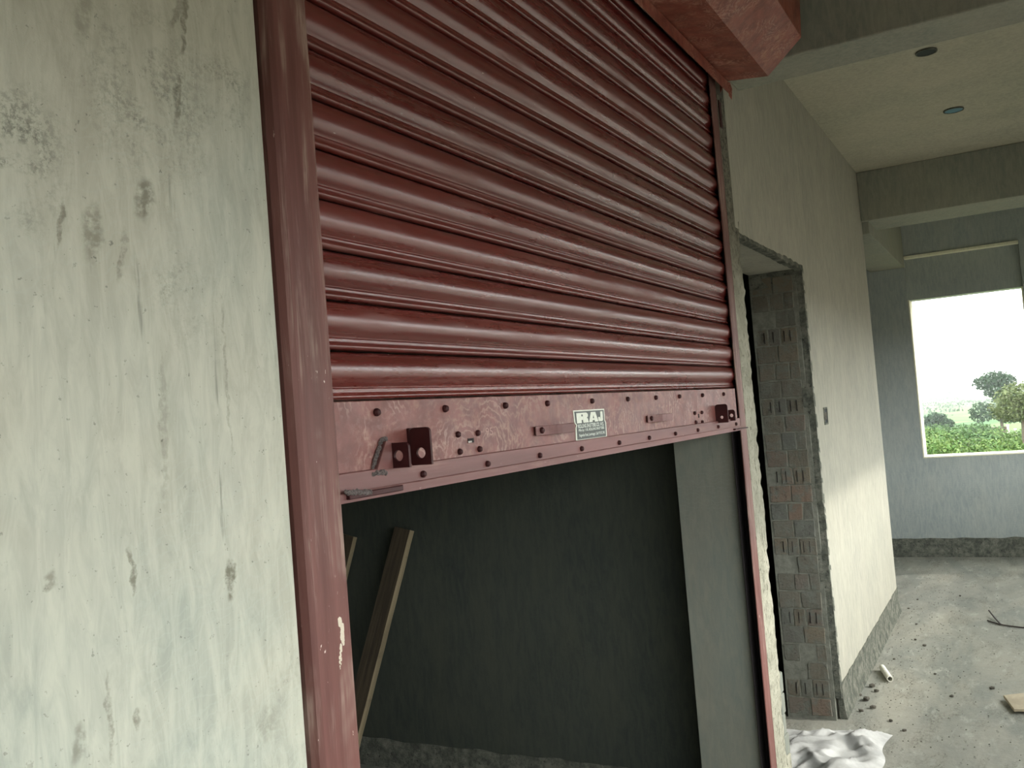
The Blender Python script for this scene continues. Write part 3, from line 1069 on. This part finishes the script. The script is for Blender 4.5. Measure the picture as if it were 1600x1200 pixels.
def disc(name, x, y, r, mat, label, cat):
    o = empty(name, (x, y, CEIL), label, cat)
    bpy.context.view_layer.update()
    ring = []
    n = 24
    p = [(x+r*math.cos(i*2*math.pi/n), y+r*math.sin(i*2*math.pi/n)) for i in range(n)]
    link('cover', MB().prism(p, 2, CEIL-0.006, CEIL-0.0005).mesh('cover'), mat, o)
    q1 = [(x+(r+0.006)*math.cos(i*2*math.pi/n), y+(r+0.006)*math.sin(i*2*math.pi/n)) for i in range(n)]
    pts = [(a, b, CEIL-0.001) for a, b in q1]+[(a, b, CEIL-0.008) for a, b in q1]+[(a, b, CEIL-0.008) for a, b in p]+[(a, b, CEIL-0.001) for a, b in p]
    fs = []
    for kq in range(3):
        for i in range(n):
            j = (i+1) % n
            fs.append((kq*n+i, kq*n+j, (kq+1)*n+j, (kq+1)*n+i))
    link('rim', MB().poly(pts, fs).mesh('rim'), M['rough'], o)
    return o


disc('ceiling_box', 4.57, -0.620, 0.040, M['blackhole'], 'dark round electrical box in the ceiling just behind the near beam', 'ceiling box')
disc('ceiling_box', 5.648, -0.672, 0.046, M['blue'], 'round ceiling box with a blue cap, before the second beam', 'ceiling box')

# ------------------------------------------------------------------ planks in the shop


def plank(loc_bottom, loc_top, wid, th, label, seed):
    a, b = Vector(loc_bottom), Vector(loc_top)
    L = (b-a).length
    o = empty('wooden_plank', loc_bottom, label, 'plank', None)
    zax = (b-a).normalized()
    yax = Vector((0, 1, 0))
    xax = yax.cross(zax).normalized()
    yax = zax.cross(xax).normalized()
    mt = Matrix((xax, yax, zax)).transposed().to_4x4()
    mt.translation = a
    o.matrix_world = mt
    n = 18
    pts, fs, mi = [], [], []
    for i in range(n+1):
        t = i/n*L
        e = 0.0016*noise.noise(Vector((seed, t*6, 0)))
        f = 0.0022*noise.noise(Vector((seed+4, t*9, 0)))
        pts += [(-th/2+e, -wid/2+f, t), (th/2+e, -wid/2+f, t), (th/2+e, wid/2, t), (-th/2+e, wid/2, t)]
    mb = MB()
    for i in range(n):
        for j in range(4):
            q = i*4
            fs.append((q+j, q+(j+1) % 4, q+4+(j+1) % 4, q+4+j))
            mi.append(1 if j == 0 else 0)
    fs += [(0, 1, 2, 3), (n*4+3, n*4+2, n*4+1, n*4)]
    mi += [1, 1]
    b0 = MB()
    b0.v, b0.f, b0.mi = pts, fs, mi
    me = b0.mesh('board')
    me.materials.append(M['wood'])
    me.materials.append(M['wood_lit_edge'])
    c = bpy.data.objects.new('board', me)
    COL.objects.link(c)
    c.parent = o
    return o


plank((3.06, 1.812, 0.012), (3.375, 1.590, 1.075), 0.085, 0.034, 'long sawn plank leaning against the dark shop wall, in full view under the shutter', 1.0)
plank((3.16, 2.16, 0.012), (3.385, 1.925, 1.05), 0.10, 0.028, 'second plank mostly hidden behind the left guide, leaning on the dark shop wall', 6.0)

# ------------------------------------------------------------------ things on the floor
# rubble bricks heaped at the foot of the hacked strip
rb = empty('brick_stub', (3.43, 0.04, 0.0), 'short rough plastered brick stub at the foot of the hacked strip, left of the doorway', 'masonry')
bpy.context.view_layer.update()
zc = 0.0
for i in range(7):
    rr = random.Random(40+i)
    hh = 0.0745
    x1 = 3.452+rr.uniform(-0.004, 0.004)+(0.012 if i < 4 else -0.004)
    me = MB().prism([(3.405, 0.002+rr.uniform(-.002, .003)), (x1, 0.0+rr.uniform(-.002, .003)), (x1+rr.uniform(-.004, .004), 0.11), (3.405, 0.11)], 2, zc+0.001, zc+hh).mesh('brick', 0.006, 2)
    link('brick', me, M['hacked'] if i in (1, 2) else M['reveal'], rb)
    zc += hh


def sack():
    nx, ny = 64, 40
    pts, fs = [], []
    for i in range(nx+1):
        for j in range(ny+1):
            u, v = i/nx, j/ny
            x = 3.53+0.83*u+0.03*math.sin(v*6)-0.02*v
            y = -0.225+0.52*v+0.012*math.sin(u*9+1)
            P = Vector((x*4.2, y*4.2, 0))
            h = 0.012+0.026*noise.noise(P)+0.030*(1-abs(noise.noise(P*1.9+Vector((3, 1, 2))))*2.2)**2*0.6+0.016*(1-min(1, 3*abs(noise.noise(Vector((x*9+y*7, y*4-x*3, 3))))))+0.005*noise.noise(P*7)
            edge = min(u, 1-u, v, 1-v)
            h = max(0.004, h)*min(1, edge*9+0.12)
            x += 0.03*noise.noise(Vector((u*4, v*4, 7)))
            y += 0.03*noise.noise(Vector((u*4, v*4, 9)))
            pts.append((x, y, 0.003+h))
    for i in range(nx):
        for j in range(ny):
            a = i*(ny+1)+j
            fs.append((a, a+ny+1, a+ny+2, a+1))
    me = bpy.data.meshes.new('plastic_sack')
    me.from_pydata(pts, [], fs)
    o = link('plastic_sack', me, M['sack'], label='crumpled white woven plastic sack lying on the floor at the doorway', cat='sack', smooth=True)
    return o


sack()


def tube(p0, p1, r, name, mat, n=12, hollow=True, **kw):
    a, b = Vector(p0), Vector(p1)
    d = (b-a).normalized()
    u = d.cross(Vector((0, 0, 1))).normalized()
    v = u.cross(d)
    pts = []
    rr = [(a, r), (b, r), (b, r*0.75), (a, r*0.75)] if hollow else [(a, r), (b, r)]
    for c, q in rr:
        for i in range(n):
            t = 2*math.pi*i/n
            pts.append(c+u*q*math.cos(t)+v*q*math.sin(t))
    fs = []
    K = len(rr)
    if hollow:
        for kq in range(4):
            for i in range(n):
                j = (i+1) % n
                fs.append((kq*n+i, kq*n+j, ((kq+1) % 4)*n+j, ((kq+1) % 4)*n+i))
    else:
        for i in range(n):
            j = (i+1) % n
            fs.append((i, j, n+j, n+i))
        fs += [tuple(range(n)), tuple(reversed(range(n, 2*n)))]
    return link(name, MB().poly(pts, fs).mesh(name), mat, **kw)


tube((5.37, -0.065, 0.017), (5.16, -0.130, 0.017), 0.016, 'conduit_offcut', M['pvc'], label='short offcut of white conduit on the floor by the pale wall', cat='pipe')

# thin bent wires at the right edge of the floor


def wire(pts, r, label):
    cu = bpy.data.curves.new('wire', 'CURVE')
    cu.dimensions = '3D'
    cu.bevel_depth = r
    cu.bevel_resolution = 2
    for P in pts:
        sp = cu.splines.new('NURBS')
        sp.points.add(len(P)-1)
        for i, q in enumerate(P):
            sp.points[i].co = (*q, 1)
        sp.use_endpoint_u = True
        sp.order_u = 3
    ob = bpy.data.objects.new('tmp', cu)
    COL.objects.link(ob)
    dg = bpy.context.evaluated_depsgraph_get()
    me = bpy.data.meshes.new_from_object(ob.evaluated_get(dg))
    bpy.data.objects.remove(ob)
    me.name = 'bent_wire'
    return link('bent_wire', me, M['wire'], label=label, cat='wire', smooth=True)


wire([[(6.60, -0.545, 0.006), (6.50, -0.60, 0.008), (6.45, -0.70, 0.006), (6.36, -0.90, 0.012), (6.30, -1.10, 0.006)],
      [(6.78, -0.55, 0.03), (6.66, -0.58, 0.014), (6.50, -0.62, 0.008)]], 0.0045, 'thin dark bent wire on the floor at the right edge')
bd = MB().prism([(4.98, -0.655), (5.10, -0.84), (4.86, -0.98), (4.78, -0.70)], 2, 0.012, 0.026)
link('board_scrap', bd.mesh('board_scrap', 0.002, 1), simple('pale board', G(172, 160, 136), 0.85, 0, 0.25, 12, 0.3), label='flat pale scrap of board on the floor at the lower right edge', cat='board')

# crumbs of mortar
gm = []
for s in range(4):
    bm = bmesh.new()
    bmesh.ops.create_icosphere(bm, subdivisions=1, radius=1.0)
    rr = random.Random(s)
    for v in bm.verts:
        v.co *= rr.uniform(0.65, 1.15)
        v.co.z *= 0.6
    me = bpy.data.meshes.new('mortar_crumb')
    bm.to_mesh(me)
    bm.free()
    me.materials.append(M['grit'])
    gm.append(me)
spots = [(5.06, -0.055, 0.020), (4.98, -0.085, 0.016), (4.83, -0.06, 0.024), (6.05, -0.17, 0.012), (5.92, -0.23, 0.014), (6.45, -0.14, 0.010),
         (5.35, -0.33, 0.010), (4.98, -0.43, 0.013), (5.15, -0.60, 0.016), (4.55, -0.20, 0.013), (4.44, -0.27, 0.012), (7.35, -0.35, 0.012),
         (7.2, -0.08, 0.009), (4.72, -0.10, 0.018), (4.66, -0.055, 0.014), (6.9, -0.05, 0.010), (5.6, -0.10, 0.009), (4.9, -0.02, 0.012)]
for i, (x, y, r) in enumerate(spots):
    o = bpy.data.objects.new('mortar_crumb', gm[i % 4])
    COL.objects.link(o)
    o.location = (x, y, r*0.42)
    o.scale = (r, r*0.8, r)
    o.rotation_euler = (0, 0, random.uniform(0, 6))
    tag(o, 'small dark crumb of mortar scattered on the passage floor', 'debris', 'mortar crumbs on the passage floor')
db = MB()
rnd = random.Random(11)
for i in range(700):
    x = rnd.uniform(3.7, 8.9)
    y = -abs(rnd.gauss(0, 0.35)) - 0.02
    if y < -1.6:
        continue
    r = rnd.uniform(0.0015, 0.0045)
    a = rnd.uniform(0, 3)
    P = [(x+r*math.cos(a+q*2.09), y+r*math.sin(a+q*2.09), 0.0) for q in range(3)]+[(x, y, r*1.1)]
    db.poly(P, [(0, 1, 3), (1, 2, 3), (2, 0, 3)])
link('floor_grit', db.mesh('floor_grit', fix=False), M['grit'], kind='stuff', label='fine grit strewn over the passage floor along the wall', cat='grit')

# ------------------------------------------------------------------ outside the window
GZ = -3.5
gmesh = MB().prism([(9.5, -2.6), (2500, -52), (2500, 1200), (9.5, 1200)], 2, GZ-0.5, GZ).mesh('field')
link('field', gmesh, M['field'], kind='structure', label='flat green fields stretching to the horizon beyond the window', cat='ground')
gm2 = MB().box(-300, 9.4, -600, -2.2, GZ-0.5, GZ).prism([(9.4, -2.62), (2500, -52.05), (2500, -600), (9.4, -600)], 2, GZ-0.5, GZ).mesh('yard')
link('yard', gm2, simple('bare soil', G(104, 97, 86), 0.95, 0, 0.3, 2), kind='structure', label='ground beside the building on its open side', cat='ground')


def foliage(name, mat, blobs, n, size, seed, parent=None, **kw):
    rnd_ = random.Random(seed)
    V, F = [], []
    tot = sum(b[3]*b[4]*b[5] for b in blobs)**1.0
    for b in blobs:
        cx, cy, cz, rx, ry, rz = b
        cnt = max(8, int(n*(rx*ry*rz)/tot))
        for i in range(cnt):
            d = Vector((rnd_.gauss(0, 1), rnd_.gauss(0, 1), rnd_.gauss(0, 1))).normalized()
            q = rnd_.uniform(0.55, 1.05)
            c = Vector((cx+d.x*rx*q, cy+d.y*ry*q, cz+d.z*rz*q))
            a = Vector((rnd_.gauss(0, 1), rnd_.gauss(0, 1), rnd_.gauss(0, 1))).normalized()*size*rnd_.uniform(.6, 1.2)
            e = a.cross(Vector((rnd_.gauss(0, 1), rnd_.gauss(0, 1), rnd_.gauss(0, 1)))).normalized()*size*0.5
            k_ = len(V)
            V += [tuple(c-a), tuple(c+e), tuple(c+a), tuple(c-e)]
            F.append((k_, k_+1, k_+2, k_+3))
    me = bpy.data.meshes.new(name)
    me.from_pydata(V, [], F)
    return link(name, me, mat, parent, **kw)


def tree(name, D, dy, height, crown, mat, label, seed, n=3500, size=0.16):
    """crown: list of ellipsoids relative to the trunk foot"""
    x, y = D, -0.85+D*dy
    o = empty(name, (x, y, GZ), label, 'tree')
    bpy.context.view_layer.update()
    foliage('foliage', mat, [(x+a, y+b, GZ+c, d, e, f) for a, b, c, d, e, f in crown], n, size, seed, o)
    # trunk with two limbs
    mb = MB()
    def limb(p, q, r0, r1):
        p, q = Vector(p), Vector(q)
        d = (q-p).normalized()
        u = d.cross(Vector((1, 0.1, 0))).normalized()
        v = u.cross(d)
        pts = [p+u*r0*math.cos(t*math.pi/3)+v*r0*math.sin(t*math.pi/3) for t in range(6)]+[q+u*r1*math.cos(t*math.pi/3)+v*r1*math.sin(t*math.pi/3) for t in range(6)]
        mb.poly(pts, [(i, (i+1) % 6, 6+(i+1) % 6, 6+i) for i in range(6)]+[tuple(range(6)), tuple(reversed(range(6, 12)))])
    limb((x, y, GZ-0.1), (x+0.05, y-0.05, GZ+height*0.5), 0.16, 0.12)
    limb((x+0.05, y-0.05, GZ+height*0.48), (x, y+0.7, GZ+height*0.82), 0.10, 0.04)
    limb((x+0.05, y-0.05, GZ+height*0.48), (x, y-0.6, GZ+height*0.85), 0.10, 0.04)
    link('trunk', mb.mesh('trunk'), M['bark'], o)
    return o


tree('tree', 95, 0.0175, 5.9, [(0, 1.1, 4.9, .9, 1.0, .6), (0, 0.2, 5.2, 1, 1.3, .7), (0, -0.6, 4.9, .9, 1.0, .7), (0, .2, 4.2, .9, 1.1, .7), (0, -.7, 3.4, 1.0, 1.3, 1.0), (0, 1.4, 2.2, .8, 1.2, .9), (0, -1, 2.0, 1, 1.6, .9)],
     M['leaf_dark'], 'tall dark spreading tree standing in the field, left of the olive one', 3, 4200, 0.17)
tree('tree', 72, 0.0000, 4.9, [(0, 0, 3.9, 1.3, 1.5, .9), (0, .5, 3.0, 1.2, 1.5, .9), (0, -1.2, 3.4, 1.3, 1.6, 1.1), (0, 0, 2.7, 1.2, 1.6, .6)],
     M['leaf_olive'], 'pale olive bushy tree at the right edge of the window', 5, 4200, 0.13)
tree('tree', 100, 0.074, 2.6, [(0, 0, 1.7, .8, 1.0, .6), (0, .8, 1.1, .8, .9, .6), (0, -.7, 1.1, .8, .9, .6)],
     M['leaf_dark'], 'low round dark tree in the left half of the window', 8, 2200, 0.18)
tree('tree', 420, 0.064, 5.6, [(0, 0, 3.6, 2.5, 4.0, 1.7), (0, 2, 2.6, 2.5, 4.5, 1.6), (0, -3, 2.2, 2.5, 4, 1.4)],
     M['leaf_dark'], 'small hazy clump of trees on the horizon', 9, 900, 0.7)

# shrubs: bands of undergrowth nobody could count
rnd = random.Random(21)
bl = []
for i in range(85):
    D = rnd.uniform(62, 84)
    y = -0.85+D*rnd.uniform(-0.03, 0.105)
    h = rnd.uniform(0.5, 1.2)*(1.25 if y > 3.5 else 0.85)
    bl.append((D, y, GZ+h*0.45, rnd.uniform(.8, 1.8), rnd.uniform(.8, 1.9), h*0.75))
foliage('undergrowth', M['leaf_bright'], bl, 26000, 0.13, 31, kind='stuff', label='bright green scrub just outside and below the window', cat='shrubs')
bl = []
for i in range(60):
    D = rnd.uniform(72, 100)
    y = -0.85+D*rnd.uniform(0.03, 0.105)
    h = rnd.uniform(0.5, 1.3)
    bl.append((D, y, GZ+h*0.45, rnd.uniform(1, 2), rnd.uniform(.9, 2.0), h*0.75))
foliage('undergrowth', M['leaf'], bl, 16000, 0.17, 33, kind='stuff', label='deeper green scrub behind, at the left of the window view', cat='shrubs')
bl = []
for i in range(38):
    D = 140*(4.2**rnd.random())
    y = -0.85+D*rnd.uniform(-0.04, 0.12)
    h = rnd.uniform(0.4, 1.0)*(D/170)**0.35
    bl.append((D, y, GZ+h*0.3, D*0.012, D*0.02*rnd.uniform(.4, 1), h*0.6))
foliage('hedgerow', M['leaf_dark'], bl, 9000, 0.30, 35, kind='stuff', label='distant hedges and bushes scattered over the fields', cat='shrubs')

# low brown wall and two pale posts in the field
link('field_wall', MB().box(97, 97.4, -0.85+97*0.0115, -0.85+97*0.036, GZ, GZ+0.72).mesh('field_wall', 0.03, 1), simple('old brick wall', G(112, 92, 80), 0.9, 0, 0.3, 3), label='low brown wall in the field below the dark tree', cat='wall')
for (D, dy, hh, lab) in ((84, 0.0125, 1.35, 'left one of two pale posts standing in the scrub'), (84, 0.0065, 1.0, 'right, shorter one of two pale posts standing in the scrub')):
    y = -0.85+D*dy
    po = MB().box(D-.07, D+.07, y-.08, y+.08, GZ, GZ+hh).box(D-.10, D+.10, y-.11, y+.11, GZ+hh, GZ+hh+.08)
    link('field_post', po.mesh('field_post', 0.015, 1), M['pvc'], label=lab, cat='post')

# low hills far away
hm = MB()
P = []
N = 60
for i in range(N+1):
    y = -500+1000*i/N
    P.append((y, GZ+1.0+4.2*abs(noise.noise(Vector((i*0.22, 3, 0))))))
hm.prism([(-500, GZ-1)]+P+[(500, GZ-1)], 0, 1100, 1160)
link('hills', hm.mesh('hills'), M['field'], kind='structure', label='low hazy ridge along the horizon', cat='hills')

# haze over the fields
hz = NT('haze')
vs = hz.n('ShaderNodeVolumeScatter')
vs.inputs['Color'].default_value = (0.95, 0.98, 1.0, 1)
vs.inputs['Density'].default_value = 0.0011
vs.inputs['Anisotropy'].default_value = 0.2
hz.t.nodes.remove(hz.p)
hz.t.links.new(vs.outputs[0], hz.t.nodes['Material Output'].inputs['Volume'])
link('haze', MB().box(60, 1500, -700, 700, GZ+0.01, 60).mesh('haze'), hz.m, kind='stuff', label='thin pale haze over the distant fields', cat='haze')
